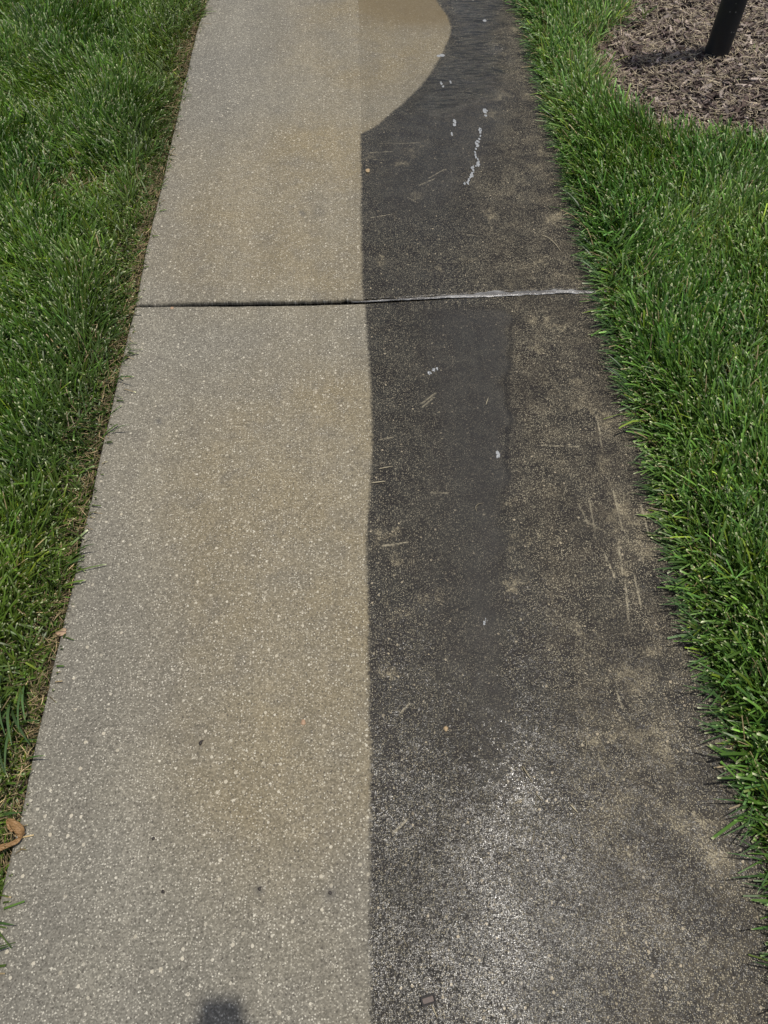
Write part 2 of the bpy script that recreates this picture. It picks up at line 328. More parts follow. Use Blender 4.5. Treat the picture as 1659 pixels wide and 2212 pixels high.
XL, XR = -.708, .700
JP = np.array([G(*p) for p in [(290, 660), (400, 658.5), (500, 658), (640, 656.5), (785, 652), (870, 647), (980, 641), (1080, 636), (1200, 631), (1300, 630)]])
def joint_y(X): return np.interp(X, JP[:, 0], JP[:, 1])
def nz(X, seed, fr, oc=3):
    r = np.random.default_rng(seed); v = 0
    for o in range(oc):
        k = fr * 2 ** o; ph = r.uniform(0, 6.28, 3)
        v = v + (np.sin(X * k + ph[0]) + np.sin(X * k * 1.37 + ph[1]) + np.sin(X * k * .73 + ph[2])) / 3 / 1.6 ** o
    return v
def edge_axis(n, a, b, fine=(0, .0015, .004, .008, .013)):
    mid = np.linspace(a + fine[-1], b - fine[-1], n)
    return np.concatenate([[a + f for f in fine[:-1]], mid, [b - f for f in fine[:-1]][::-1]])
def make_slab(name, ylo, yhi, xlo, xhi, step, matt=CONC, round_r=.008, label=None):
    """ylo, yhi: functions of x; xlo, xhi: functions of the y parameter"""
    nx = int(1.4 / step); ny = int((np.mean(yhi(np.array([0.])) - ylo(np.array([0.])))) / step)
    u = edge_axis(nx, 0, 1, (0, .001, .003, .006, .009)); v = edge_axis(ny, 0, 1, tuple(f / 2 for f in (0, .001, .003, .006, .009)))
    U, Vv = np.meshgrid(u, v)
    Yc = ylo(U * 0) + (yhi(U * 0) - ylo(U * 0)) * Vv
    XLo, XHi = xlo(Yc), xhi(Yc)
    X = XLo + (XHi - XLo) * U
    Y = ylo(X) + (yhi(X) - ylo(X)) * Vv
    dx = np.minimum(X - XLo, XHi - X); dy = np.minimum(Y - ylo(X), yhi(X) - Y)
    d = np.minimum(dx, dy); r = round_r
    Z = -np.where(d < r, r - np.sqrt(np.maximum(r * r - (r - d) ** 2, 0)), 0)
    Z = Z + .0012 * np.sin(X * 3 + 1) * np.sin(Y * 2.2) + .0005 * nz(X * 1.3 + Y * 2.1, 3, 14)
    h, wd = X.shape; N = h * wd
    V = np.stack([X.ravel(), Y.ravel(), Z.ravel()], 1)
    I = np.arange(N).reshape(h, wd)
    Q = np.stack([I[:-1, :-1], I[:-1, 1:], I[1:, 1:], I[1:, :-1]], -1).reshape(-1, 4)
    ring = np.concatenate([I[0, :], I[1:, -1], I[-1, :-1][::-1], I[1:-1, 0][::-1]])
    Mv = V[ring].copy(); Mv[:, 2] = -.016; Bv = V[ring].copy(); Bv[:, 2] = -.10; K = len(ring)
    M0 = N + np.arange(K); B0 = M0 + K
    SQ = np.concatenate([np.stack([ring, M0, np.roll(M0, -1), np.roll(ring, -1)], -1), np.stack([M0, B0, np.roll(B0, -1), np.roll(M0, -1)], -1)])
    A = slab_attrs(X, Y)
    A = {k: np.concatenate([np.asarray(a, float).ravel()] + [np.full(K, -.05) if k == 'clean_side' else np.asarray(a, float).ravel()[ring] * (k != 'film')] * 2) for k, a in A.items()}
    Bv = np.concatenate([Mv, Bv])
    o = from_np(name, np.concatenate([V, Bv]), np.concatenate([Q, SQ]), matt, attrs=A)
    return tag(o, kind='structure')
YEND = 3.93
def left_edge(Y): return XL + smooth(Y, 3.35, 3.7) * .012 + .0025 * nz(Y, 5, 9) 
def right_edge(Y): return XR + .003 * nz(Y, 8, 7)
gap_prof = lambda X: .0060 + .0090 * smooth(X, -.66, -.45) - .0065 * smooth(X, -.10, .12) + .004 * smooth(X, .2, .4)
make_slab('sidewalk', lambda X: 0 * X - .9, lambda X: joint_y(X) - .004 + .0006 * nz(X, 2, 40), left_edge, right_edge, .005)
make_slab('sidewalk', lambda X: joint_y(X) + gap_prof(X) + (.0014 + .0016 * smooth(nz(X, 6, 9), .0, .6)) * nz(X, 4, 70, 4), lambda X: 0 * X + YEND, left_edge, right_edge, .006)

# cross path beyond the lawn
def plain_concrete():
    n = NT('plain_concrete')
    d1, r1, g1, b1 = n.vor(300); d2, r2, g2, b2 = n.vor(120)
    c = n.mix(n.noise(2, 4, .6), (.24, .22, .185), (.31, .285, .23))
    c = n.scale(c, n.add(.72, n.mul(r1, .5)))
    c = n.mix(n.mul(n.ss(r2, .72, .8), n.ss(d2, .3, .15)), c, (.55, .51, .42))
    n.P(Base_Color=c, Roughness=.88, Normal=n.bump(n.noise(160, 3), .001, .5))
    return n.m
PC = plain_concrete()
bm = bmesh.new(); bmesh.ops.create_cube(bm, size=1)
for v in bm.verts: v.co = Vector((v.co.x * 16, 5.15 + v.co.y * 2.42, -.06 + v.co.z * .12))
bmesh.ops.bevel(bm, geom=bm.edges[:], offset=.01, segments=2, affect='EDGES')
tag(from_bm('driveway', bm, PC, smooth=False), kind='structure')

# ---------------------------------------------------------------- soil
def soil():
    n = NT('dark_soil')
    c = n.mix(n.noise(40, 5, .7), (.022, .016, .010), (.075, .056, .036))
    c = n.mix(n.ss(n.noise(9, 4), .5, .7), c, (.03, .038, .014))
    n.P(Base_Color=c, Roughness=.95, Normal=n.bump(n.noise(120, 5, .7), .008, .9)); return n.m
SOIL = soil()
xs = np.unique(np.concatenate([[-60, -20, -8, -4], np.linspace(-3, XL - .012, 60), [XL + .02, 0, XR - .02], np.linspace(XR + .012, 4, 70), [8, 20, 60]]))
ys = np.unique(np.concatenate([[-40, -10, -3], np.linspace(-1, 4.5, 90), [6.5, 10, 40, 120]]))
X, Y = np.meshgrid(xs, ys)
Z = -.028 + .006 * nz(X * 2 + Y, 21, 7) * .6 + .003 * nz(Y * 3 - X, 22, 17)
inner = ((X > XL - .002) & (X < XR + .002) & (Y < YEND + .5)) | ((Y > 3.96) & (Y < 6.4))
Z = np.where(inner, -.09, Z); Z = np.where((Y > 3.3) & (np.abs(X) < 1.3) & (Y < 6.4) & ((X > left_edge(np.minimum(Y, YEND)) - .03) & (X < right_edge(np.minimum(Y, YEND)) + .03)), -.09, Z)
h, wd = X.shape; I = np.arange(h * wd).reshape(h, wd)
tag(from_np('ground', np.stack([X.ravel(), Y.ravel(), Z.ravel()], 1), np.stack([I[:-1, :-1], I[:-1, 1:], I[1:, 1:], I[1:, :-1]], -1).reshape(-1, 4), SOIL), kind='structure')

# ---------------------------------------------------------------- water standing in the joint
def joint_water():
    n = NT('muddy_water')
    f = n.noise(1, 4, .65, sq=(45, 190, 1)); e = n.attr('edge')
    k = n.ss(n.add(n.mul(e, .75), n.mul(n.sub(f, .5), 1.6)), .45, .8)
    c = n.mix(n.ss(n.noise(14, 2), .35, .65), (.11, .105, .098), (.27, .265, .25))
    c = n.mix(n.mul(k, .75), c, (.72, .72, .70))
    n.P(Base_Color=c, Roughness=.16, IOR=1.33, Specular_IOR_Level=.6, Normal=n.bump(n.add(f, n.mul(n.noise(260, 2), .35)), .003, .5))
    return n.m
xs = np.linspace(-.06, .705, 420); js = joint_y(xs) + .0015
wid = np.interp(xs, [-.06, 0, .08, .17, .25, .33, .42, .52, .60, .65, .68, .705], [.002, .004, .006, .008, .011, .019, .021, .015, .016, .017, .009, .012])
up_ = wid * (.62 + .22 * nz(xs, 31, 40, 4)); dn_ = wid * (.38 + .10 * nz(xs, 32, 50, 3))
rows = []; ed = []
for t in np.linspace(-1, 1, 9):
    yy = js + np.where(t > 0, t * up_, t * dn_)
    zz = .0028 * (1 - abs(t) ** 3) - .0012 + .0004 * nz(xs + t, 33, 90)
    rows.append(np.stack([xs, yy, zz], 1)); ed.append(np.full(len(xs), abs(t) ** 2))
V = np.concatenate(rows); I = np.arange(len(V)).reshape(9, -1)
tag(from_np('water', V, np.stack([I[:-1, :-1], I[:-1, 1:], I[1:, 1:], I[1:, :-1]], -1).reshape(-1, 4), joint_water(), attrs={'edge': np.concatenate(ed)}), kind='structure')

# ---------------------------------------------------------------- grass
def grass_mat():
    n = NT('grass_blades')
    c = n.acol()
    n.P(Base_Color=c, Roughness=.43, Specular_IOR_Level=.42)
    tr = n.n('ShaderNodeBsdfTranslucent'); n.set(tr.inputs['Color'], n.mix(1.0, c, (1.3, 1.25, .7), 'MULTIPLY'))
    mx = n.n('ShaderNodeMixShader'); mx.inputs[0].default_value = .24
    n.t.links.new(n.p.outputs[0], mx.inputs[1]); n.t.links.new(tr.outputs[0], mx.inputs[2])
    n.t.links.new(mx.outputs[0], n.out.inputs[0]); return n.m
GM = grass_mat()
def blades(name, X, Y, L, wd, head, lean, bend, col, tip, z0=-.03, seg=5, cut=.75, mat=GM, twist=None, droop=0):
    """every blade its own strip: head = compass of lean, lean = start tilt, bend = added tilt towards the tip"""
    N = len(X); t = np.concatenate([np.linspace(0, .93, seg), [1.0]]) if seg > 3 else np.linspace(0, 1, seg + 1)
    hx, hy = np.cos(head), np.sin(head)
    side = head + np.pi / 2 + (twist if twist is not None else RNG.normal(0, .7, N))
    P = np.zeros((N, seg + 1, 3)); P[:, 0] = np.stack([X, Y, np.full(N, 1.) * z0], 1)
    for k in range(1, seg + 1):
        a = lean + bend * ((t[k] + t[k - 1]) / 2) ** 1.3
        st = L * (t[k] - t[k - 1])
        P[:, k, 0] = P[:, k - 1, 0] + hx * np.sin(a) * st
        P[:, k, 1] = P[:, k - 1, 1] + hy * np.sin(a) * st
        P[:, k, 2] = P[:, k - 1, 2] + np.cos(a) * st
    P[:, :, 2] = np.maximum(P[:, :, 2], np.where((P[:, :, 0] > XL + .01) & (P[:, :, 0] < XR - .01), .004, -.03) + .002)
    wp = np.interp(t, [0, .25, .7, 1], [.7, 1, .9, cut]); sx, sy = np.cos(side), np.sin(side)
    off = np.stack([sx, sy, RNG.normal(0, .25, N)], 1)[:, None, :] * (wd[:, None] * .5 * wp[None, :])[:, :, None]
    V = np.stack([P - off, P + off], 2).reshape(-1, 3)          # N, seg+1, 2
    base = (np.arange(N) * (seg + 1) * 2)[:, None, None] + (np.arange(seg) * 2)[None, :, None] + np.array([0, 1, 3, 2])[None, None, :]
    C = np.repeat(col[:, None, :], seg + 1, 1)
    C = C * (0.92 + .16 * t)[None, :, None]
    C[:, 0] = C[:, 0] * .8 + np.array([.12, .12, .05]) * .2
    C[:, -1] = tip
    C = np.repeat(C[:, :, None, :], 2, 2).reshape(-1, 3)
    return V, base.reshape(-1, 4), C
def merge(name, parts, mat, smooth=True):
    V = []; Q = []; C = []; k = 0
    for v, q, c in parts: V.append(v); Q.append(q + k); C.append(c); k += len(v)
    return from_np(name, np.concatenate(V), np.concatenate(Q), mat, smooth=smooth, cols=np.concatenate(C))
BED = [(1.13, 3.60), (1.06, 3.40), (.94, 3.22), (.875, 3.02), (.88, 2.86), (.94, 2.73), (1.02, 2.60), (1.09, 2.51), (1.2, 2.48), (1.4, 2.46), (1.9, 2.45), (2.6, 2.7), (2.8, 3.3), (2.4, 3.88), (1.5, 3.9), (1.2, 3.8)]
def field2(X, Y, seed, fr):
    return nz(X * 1.3 + Y * .7, seed, fr, 2) + nz(Y * 1.1 - X * .6, seed + 1, fr, 2)
def scatter(x0, x1, y0, y1, dens):
    n = int((x1 - x0) * (y1 - y0) * dens); return RNG.uniform(x0, x1, n), RNG.uniform(y0, y1, n)
def greens(N, X, Y, base, var=.40):
    f = np.clip(.45 + .38 * field2(X, Y, 61, 4) + .12 * field2(X, Y, 63, 13), 0, 1)[:, None]
    a, b = np.array(base[0]), np.array(base[1])
    c = a * (1 - f) + b * f
    c = c * np.exp(RNG.normal(0, var, N))[:, None]
    y = RNG.random(N)
    c = np.where((y < .10)[:, None], c * np.array([1.7, 1.25, .9]), c)      # yellower blades
    c = np.where((y > .86)[:, None], c * np.array([.95, 1.08, 1.45]), c)     # bluish blades
    return c
def tips(N, c):
    k = RNG.random(N) + .13
    t = c * 1.25
    pale = np.array([.50, .52, .30]) * np.exp(RNG.normal(0, .25, N))[:, None]
    return np.where((k < .55)[:, None], pale, t)
def frame_l(Y): return -.66 - .255 * Y
def frame_r(Y): return .62 + .325 * Y
Gl, Gr = [], []
# -- left lawn
for dens, near in ((28000, True), (4500, False)):
    X, Y = scatter(-3.0 if not near else -1.95, XL - .012, -.6, 3.95, dens)
    mg = .14
    inn = X > frame_l(Y) - mg
    k = inn if near else ~inn
    k &= X < left_edge(np.minimum(Y, YEND)) - .012 + .007 * nz(Y, 71, 30)
    X, Y = X[k], Y[k]; N = len(X)
    e = left_edge(np.minimum(Y, YEND)) - X                       # distance from the kerb
    tr = smooth(e, .0, .20)
    L = (.034 + .058 * tr) * (1 + .22 * field2(X, Y, 73, 6)) * np.exp(RNG.normal(0, .34, N)) + .008 * field2(X, Y, 75, 9)
    L = np.clip(L, .015, .13)
    wdt = (.0025 + .0031 * RNG.random(N) ** 1.5) * (1 if near else 2.2)
    hd = 2.0 + 1.3 * field2(X, Y, 77, 6) + RNG.normal(0, .95, N)
    hd = np.where((e < .10) & (RNG.random(N) < .45), RNG.normal(0, .8, N), hd)
    lean = np.abs(RNG.normal(.42, .25, N)) + .25 * (1 - tr); bend = np.abs(RNG.normal(.7, .45, N))
    c = greens(N, X, Y, ((.040, .096, .010), (.100, .175, .018)))
    dullf = (1 - smooth(e, .04, .28))[:, None]; c = c * (1 - .42 * dullf) + np.array([.052, .062, .018]) * .55 * dullf
    dead = RNG.random(N) < (.05 + .22 * np.exp(-e / .05) + .45 * np.exp(-((X + 1.05) ** 2 / .09 + (Y - 2.36) ** 2 / .012)) + .2 * np.clip(field2(X, Y, 79, 7) - .8, 0, 1))
    c = np.where(dead[:, None], np.array([.26, .20, .105]) * np.exp(RNG.normal(0, .35, N))[:, None], c)
    lean = np.where(dead, lean + .5, lean); wdt = np.where(dead, wdt * .6, wdt)
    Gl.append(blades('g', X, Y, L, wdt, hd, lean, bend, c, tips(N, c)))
# a few long wisps reaching on to the slab, as in the photo
def wisps(P, Ls, hds, col=(.06, .12, .03), z0=-.02, lean=.95, bend=.8, wd=.0042):
    P = np.array(P); N = len(P)
    c = np.array(col) * np.exp(RNG.normal(0, .25, N))[:, None]
    return blades('w', P[:, 0], P[:, 1], np.array(Ls), np.full(N, wd), np.array(hds), np.full(N, lean), np.full(N, bend), c, tips(N, c), z0=z0, seg=7, cut=.2, twist=RNG.normal(0, .3, N))
lw = [(262, 935), (270, 820), (355, 385), (362, 290), (342, 330), (160, 1230), (178, 1200), (70, 1560), (80, 1640), (72, 1600), (432, 20), (405, 140), (30, 1760), (8, 2060), (14, 1990), (300, 560), (345, 372)]
Pw = [(G(*p)[0] - .03, G(*p)[1]) for p in lw]
Gl.append(wisps(Pw, RNG.uniform(.06, .095, len(Pw)), RNG.uniform(-.6, .5, len(Pw)), z0=-.012, lean=.5, bend=1.1))
# the long tuft of blades at the lower left
tf = [(G(40, 1500)[0] - .035 + RNG.normal(0, .018), G(40, 1500)[1] + RNG.normal(0, .03)) for _ in range(26)]
Gl.append(wisps(tf, RNG.uniform(.11, .19, 26), RNG.normal(-1.25, .22, 26), col=(.075, .135, .045), lean=.7, bend=.95, wd=.0055))
tag(merge('grass', Gl, GM), kind='stuff', cat='grass', label='dark green mown lawn along the washed left side of the path')
# -- right lawn
for dens, near in ((29000, True), (4500, False)):
    X, Y = scatter(XR, 2.15 if near else 3.8, -.6, 3.95, dens)
    inn = X < frame_r(Y) + .16
    k = inn if near else ~inn
    k &= X > right_edge(np.minimum(Y, YEND)) + .014 + .009 * nz(Y, 81, 25)
    bd = poly_sd(X, Y, BED) + .018 * nz(X * 3 + Y * 2, 83, 11)
    k &= (bd < .0) | ((bd < .05) & (RNG.random(len(X)) < .12))
    X, Y, bd = X[k], Y[k], bd[k]; N = len(X)
    e = X - right_edge(np.minimum(Y, YEND))
    tr = smooth(e, .0, .12)
    L = (.062 + .046 * tr) * np.exp(RNG.normal(0, .30, N)) + .008 * field2(X, Y, 85, 9)
    L = np.clip(L, .02, .14)
    wdt = (.0028 + .0036 * RNG.random(N) ** 1.5) * (1 if near else 2.2)
    hd = 2.2 + 1.2 * field2(X, Y, 87, 6) + RNG.normal(0, .95, N)
    out = (e < .09) & (RNG.random(N) < .55)
    hd = np.where(out, np.pi + RNG.normal(.0, .55, N), hd)
    lean = np.abs(RNG.normal(.42, .28, N)) + np.where(out, .22, 0); bend = np.abs(RNG.normal(.75, .5, N)) + np.where(out, .25, 0)
    c = greens(N, X, Y, ((.058, .135, .018), (.115, .205, .038)))
    dead = RNG.random(N) < (.035 + .14 * np.exp(-e / .035) + .2 * np.exp(bd / .03))
    c = np.where(dead[:, None], np.array([.28, .22, .12]) * np.exp(RNG.normal(0, .35, N))[:, None], c)
    wdt = np.where(dead, wdt * .6, wdt)
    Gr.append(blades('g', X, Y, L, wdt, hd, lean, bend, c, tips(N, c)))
rw = [(1125, 60), (1155, 150), (1170, 245), (1195, 310), (1200, 345), (1225, 470), (1250, 560), (1280, 620), (1300, 690), (1310, 700), (1330, 770), (1345, 800), (1360, 830), (1385, 895), (1400, 960), (1405, 1000), (1430, 1050), (1445, 1120), (1470, 1220), (1480, 1200), (1500, 1260), (1520, 1330), (1545, 1400), (1580, 1480), (1600, 1560), (1610, 1640), (1640, 1700), (1650, 1760), (1290, 600)]
Pw = [(.712 + RNG.uniform(0, .02), G(*p)[1]) for p in rw]
Gr.append(wisps(Pw, RNG.uniform(.07, .125, len(Pw)), np.pi + RNG.normal(.15, .35, len(Pw)), col=(.085, .15, .05), lean=.8, bend=.85))
Gr.append(wisps([(.715, RNG.uniform(-.1, 3.8)) for _ in range(620)], RNG.uniform(.055, .135, 620), np.pi + RNG.normal(.05, .45, 620), col=(.05, .10, .03), lean=.75, bend=.7, wd=.0036))
tag(merge('grass', Gr, GM), kind='stuff', cat='grass', label='bright green mown lawn leaning over the dirty right edge of the path')

# thatch: dry clippings lying between the blades along both edges
def slivers(X, Y, Z, L, wd, th, ang, pitch, col, curl=.3):
    """bent splinters: 3 cross-sections of 4 points"""
    N = len(X); V = np.zeros((N, 3, 4, 3))
    dx, dy = np.cos(ang), np.sin(ang); nx, ny = -dy, dx
    roll = RNG.normal(0, .5, N)
    for i, t in enumerate((-.5, 0, .5)):
        bx = (1 - 4 * t * t) * L * curl * RNG.uniform(-.3, .3, N)
        cx = X + dx * t * L + nx * bx; cy = Y + dy * t * L + ny * bx; cz = Z + np.sin(pitch) * t * L
        ww = wd * np.where(i == 1, 1, RNG.uniform(.25, .8, N)) * .5; tt = th * .5
        for j, (a, b) in enumerate(((-1, -1), (1, -1), (1, 1), (-1, 1))):
            V[:, i, j, 0] = cx + nx * ww * a * np.cos(roll); V[:, i, j, 1] = cy + ny * ww * a * np.cos(roll)
            V[:, i, j, 2] = cz + ww * a * np.sin(roll) + tt * b
    q = []
    for i in (0, 1):
        for j in range(4): q.append([i * 4 + j, i * 4 + (j + 1) % 4, (i + 1) * 4 + (j + 1) % 4, (i + 1) * 4 + j])
    q.append([3, 2, 1, 0]); q.append([8, 9, 10, 11])
    q = np.array(q); Q = (np.arange(N) * 12)[:, None, None] + q[None]
    return V.reshape(-1, 3), Q.reshape(-1, 4), np.repeat(col, 12, 0)
def fibre_mat(name, rough=.85):
    n = NT(name); n.P(Base_Color=n.mix(n.mul(n.noise(160, 3, .7, sq=(1, 1, 1)), .6), n.acol(), n.scale(n.acol(), .45)), Roughness=rough, Specular_IOR_Level=.3); return n.m
WOOD = fibre_mat('weathered_wood'); STRAW = fibre_mat('dry_straw', .7)
parts = []
for sgn, n_ in ((-1, 4200), (1, 1800)):
    Y = RNG.uniform(-.4, 3.9, n_); e = np.abs(RNG.exponential(.03, n_)) + .004
    X = (left_edge(Y) - e) if sgn < 0 else (right_edge(Y) + e)
    c = np.array([.25, .19, .10]) * np.exp(RNG.normal(0, .45, n_))[:, None]
    parts.append(slivers(X, Y, -.02 + RNG.uniform(0, .022, n_), RNG.uniform(.012, .04, n_), np.full(n_, .0013), np.full(n_, .0008), RNG.uniform(0, 6.28, n_), RNG.normal(0, .3, n_), c))
tag(merge('thatch', parts, STRAW, smooth=False), kind='stuff', cat='thatch', label='dry tan thatch in the trimmed strip beside the path')

# ---------------------------------------------------------------- mulch bed
def mulch_z(X, Y):
    return -.012 + .045 * smooth(poly_sd(X, Y, BED), 0, .5) + .006 * field2(X, Y, 91, 12)
def bark_pick(N):
    k = RNG.random(N)[:, None]
    c = np.where(k < .35, np.array([.075, .052, .043]), np.where(k < .75, np.array([.185, .142, .122]), np.array([.34, .285, .245])))
    return c * np.exp(RNG.normal(0, .3, N))[:, None]
xs = np.linspace(.85, 2.85, 160); ys = np.linspace(2.43, 3.92, 130); X, Y = np.meshgrid(xs, ys)
Z = np.where(poly_sd(X, Y, BED) > -.02, mulch_z(X, Y) - .004, -.07); I = np.arange(X.size).reshape(X.shape)
mb = NT('mulch_base'); mb.P(Base_Color=mb.mix(mb.noise(70, 5, .7), (.02, .014, .011), (.10, .072, .057)), Roughness=.95, Normal=mb.bump(mb.noise(110, 5, .7), .01, 1.0))
tag(from_np('ground', np.stack([X.ravel(), Y.ravel(), Z.ravel()], 1), np.stack([I[:-1, :-1], I[:-1, 1:], I[1:, 1:], I[1:, :-1]], -1).reshape(-1, 4), mb.m), kind='structure')
X, Y = scatter(.8, 2.85, 2.4, 3.92, 11500); k = poly_sd(X, Y, BED) > -.03 + .03 * RNG.random(len(X)); k &= (X < frame_r(Y) + .25) | (RNG.random(len(X)) < .3); X, Y = X[k], Y[k]; N = len(X)
L = np.clip(RNG.lognormal(-3.9, .55, N), .006, .06)
parts = [slivers(X, Y, mulch_z(X, Y) + RNG.uniform(0, .014, N), L, L * RNG.uniform(.12, .38, N), .0015 + .003 * RNG.random(N), RNG.normal(.35, 1.0, N), RNG.normal(0, .30, N), bark_pick(N), curl=.5)]
tag(merge('mulch', parts, WOOD, smooth=False), kind='stuff', cat='mulch', label='shredded brown bark mulch around the black post')
X, Y = scatter(.82, 2.7, 2.42, 3.92, 5200); k = poly_sd(X, Y, BED) > -.04; X, Y = X[k], Y[k]; N = len(X)
c = np.array([.56, .47, .32]) * np.exp(RNG.normal(0, .3, N))[:, None]
parts = [slivers(X, Y, mulch_z(X, Y) + .012 + RNG.uniform(0, .012, N), np.clip(RNG.lognormal(-3.6, .45, N), .01, .1), .0009 + .0008 * RNG.random(N), np.full(N, .0008), RNG.uniform(0, 6.28, N), RNG.normal(0, .2, N), c, curl=.6)]
tag(merge('straw', parts, STRAW, smooth=False), kind='stuff', cat='straw', label='pale dry grass stems strewn over the bark mulch')

# ---------------------------------------------------------------- black post
PX, PY = G(1545, 122, .03)
pm = NT('black_painted_metal')
fl = pm.mul(pm.ss(pm.vor(95, dim='3D')[1], .93, .95), pm.ss(pm.vor(95, dim='3D')[0], .30, .12))
pm.P(Base_Color=pm.mix(fl, pm.mix(pm.noise(30, 4), (.006, .006, .008), (.014, .014, .017)), (.30, .29, .27)), Roughness=pm.ss(pm.noise(40, 3), .3, .7, .42, .6), Normal=pm.bump(pm.noise(220, 3), .0008, .5))
post = empty('metal_post', (PX, PY, .0)); tag(post, 'round black metal post flecked with dust, rising out of the bark mulch', 'post')
def lathe(name, prof, mat, parent, seg=40):
    bm = bmesh.new(); rings = []
    for r, z in prof: rings.append([bm.verts.new((r * math.cos(a), r * math.sin(a), z)) for a in [2 * math.pi * i / seg for i in range(seg)]])
    for a, b in zip(rings[:-1], rings[1:]):
        for i in range(seg): bm.faces.new((a[i], a[(i + 1) % seg], b[(i + 1) % seg], b[i]))
    bm.faces.new(rings[0][::-1]); bm.faces.new(rings[-1])
    return from_bm(name, bm, mat, parent)
lathe('shaft', [(.047, -.2), (.047, .02), (.0462, .05), (.0455, 1.0), (.045, 1.75)], pm.m, post)
lathe('cap', [(.050, 1.752), (.052, 1.76), (.052, 1.785), (.046, 1.80), (.03, 1.82), (.008, 1.83)], pm.m, post)

# ---------------------------------------------------------------- small things lying about
def tube(pts, rad, name, mat, flat=1.0, seg=6, parent=None):
    bm = bmesh.new(); rings = []
    for i, p in enumerate(pts):
        p = Vector(p); a = Vector(pts[max(i - 1, 0)]); b = Vector(pts[min(i + 1, len(pts) - 1)])
        d = (b - a).normalized(); s = d.cross(Vector((0, 0, 1))).normalized(); u = s.cross(d)
        r = rad[i] if isinstance(rad, (list, tuple)) else rad
        rings.append([bm.verts.new(p + s * r * math.cos(t) + u * r * flat * math.sin(t)) for t in [2 * math.pi * k / seg for k in range(seg)]])
    for a, b in zip(rings[:-1], rings[1:]):
        for k in range(seg): bm.faces.new((a[k], a[(k + 1) % seg], b[(k + 1) % seg], b[k]))
    bm.faces.new(rings[0][::-1]); bm.faces.new(rings[-1])
    return from_bm(name, bm, mat, parent)
def plain(name, a, b, rough=.6, sc=60, coat=0):
    n = NT(name); n.P(Base_Color=n.mix(n.noise(sc, 4, .6), a, b), Roughness=rough, Coat_Weight=coat, Normal=n.bump(n.noise(sc * 6, 2), .0004, .5)); return n.m
STEM = plain('dry_stem', (.32, .27, .16), (.50, .44, .30)); GSTEM = plain('green_stem', (.09, .12, .04), (.17, .20, .08)); DSTEM = plain('wet_stem', (.14, .12, .07), (.26, .22, .14), .35)
def straw(px, label, mat=STEM, r=.0011, group='loose grass stems on the path', name='dry_stem'):
    P = spl(px, 4); n = len(P)
    pts = [(x, y, .0022 + .0018 * math.sin(math.pi * i / (n - 1))) for i, (x, y) in enumerate(P)]
    rad = [r * (.45 + .55 * math.sin(math.pi * min(1, .15 + i / (n - 1) * .85))) for i in range(n)]
    return tag(tube(pts, rad, name, mat, .6), label, 'grass stem', group)
straw([(818, 1014), (832, 1012), (849, 1008)], 'short pale stem on the dirty slab beside the washed edge, upper of two')
straw([(803, 1044), (818, 1043), (832, 1041)], 'short pale stem poking on to the washed edge, lower of two', r=.0014)
straw([(1030, 1106), (1027, 1097), (1034, 1090), (1043, 1088)], 'tiny curled pale stem on the grey wet film', DSTEM, .0008)
straw([(1168, 508), (1185, 516), (1200, 530), (1212, 545)], 'thin arched pale stem near the upper right lawn edge', r=.001)
straw([(1128, 1655), (1137, 1670), (1149, 1688)], 'forked brown stem lying in the bright sun glint', DSTEM, .0018)
straw([(1108, 1738), (1120, 1732), (1131, 1726)], 'short brown stem just below the bright sun glint', DSTEM, .0013)
straw([(1155, 1714), (1165, 1724), (1172, 1732)], 'thin brown stem right of and below the sun glint', DSTEM, .0011)
straw([(1231, 1738), (1238, 1746), (1248, 1756)], 'straight yellow-tan stem alone on the dark speckled slab', r=.0013)
straw([(932, 2170), (938, 2184), (944, 2197)], 'short pale stem touching the little dark metal clip', r=.0011)
straw([(1263, 1592), (1266, 1610), (1264, 1622)], 'hair-thin curved stem in the lower right of the dark slab', DSTEM, .0008)
straw([(1155, 1795), (1150, 1812), (1148, 1830)], 'upright thin brown stem below the sun glint', DSTEM, .0009)
straw([(1232, 1800), (1236, 1815), (1242, 1828)], 'second thin brown stem below and right of the sun glint', DSTEM, .0009)
straw([(1050, 875), (1095, 862), (1052, 884)][:1] + [(1052, 868), (1055, 860)], 'minute pale stem left of the dark water line', r=.0008)
straw([(868, 2020), (874, 2034), (880, 2046)], 'fine brown stem low on the dark slab near the washed edge', DSTEM, .0008)
straw([(1440, 720), (1410, 735), (1386, 752)][::-1], 'pale stem tangled in the right lawn', STEM, .001) if False else None

# small dark rectangular clip
bx, by = G(925, 2160)
bm = bmesh.new()
def ringbox(bm, w, h, t, z0, z1):
    o = [(-w, -h), (w, -h), (w, h), (-w, h)]; i = [(-w + t, -h + t), (w - t, -h + t), (w - t, h - t), (-w + t, h - t)]
    v = [[bm.verts.new((x, y, z)) for x, y in L] for z in (z0, z1) for L in (o, i)]
    for k in range(4):
        j = (k + 1) % 4
        bm.faces.new((v[0][k], v[0][j], v[2][j], v[2][k])); bm.faces.new((v[1][j], v[1][k], v[3][k], v[3][j]))
        bm.faces.new((v[2][k], v[2][j], v[3][j], v[3][k])); bm.faces.new((v[0][j], v[0][k], v[1][k], v[1][j]))
clip = empty('clip', (bx, by, .0012)); clip.rotation_euler = (0, 0, math.radians(13))
tag(clip, 'tiny dark brown rectangular clip lying on the wet slab at the bottom', 'clip')
DK = plain('dark_plastic', (.004, .003, .0025), (.010, .007, .006), .7)
ringbox(bm, .0128, .0072, .0030, 0, .0065); bmesh.ops.bevel(bm, geom=bm.edges[:], offset=.0006, segments=2, affect='EDGES')
from_bm('rim', bm, DK, clip, False)
bm = bmesh.new(); bmesh.ops.create_cube(bm, size=1)
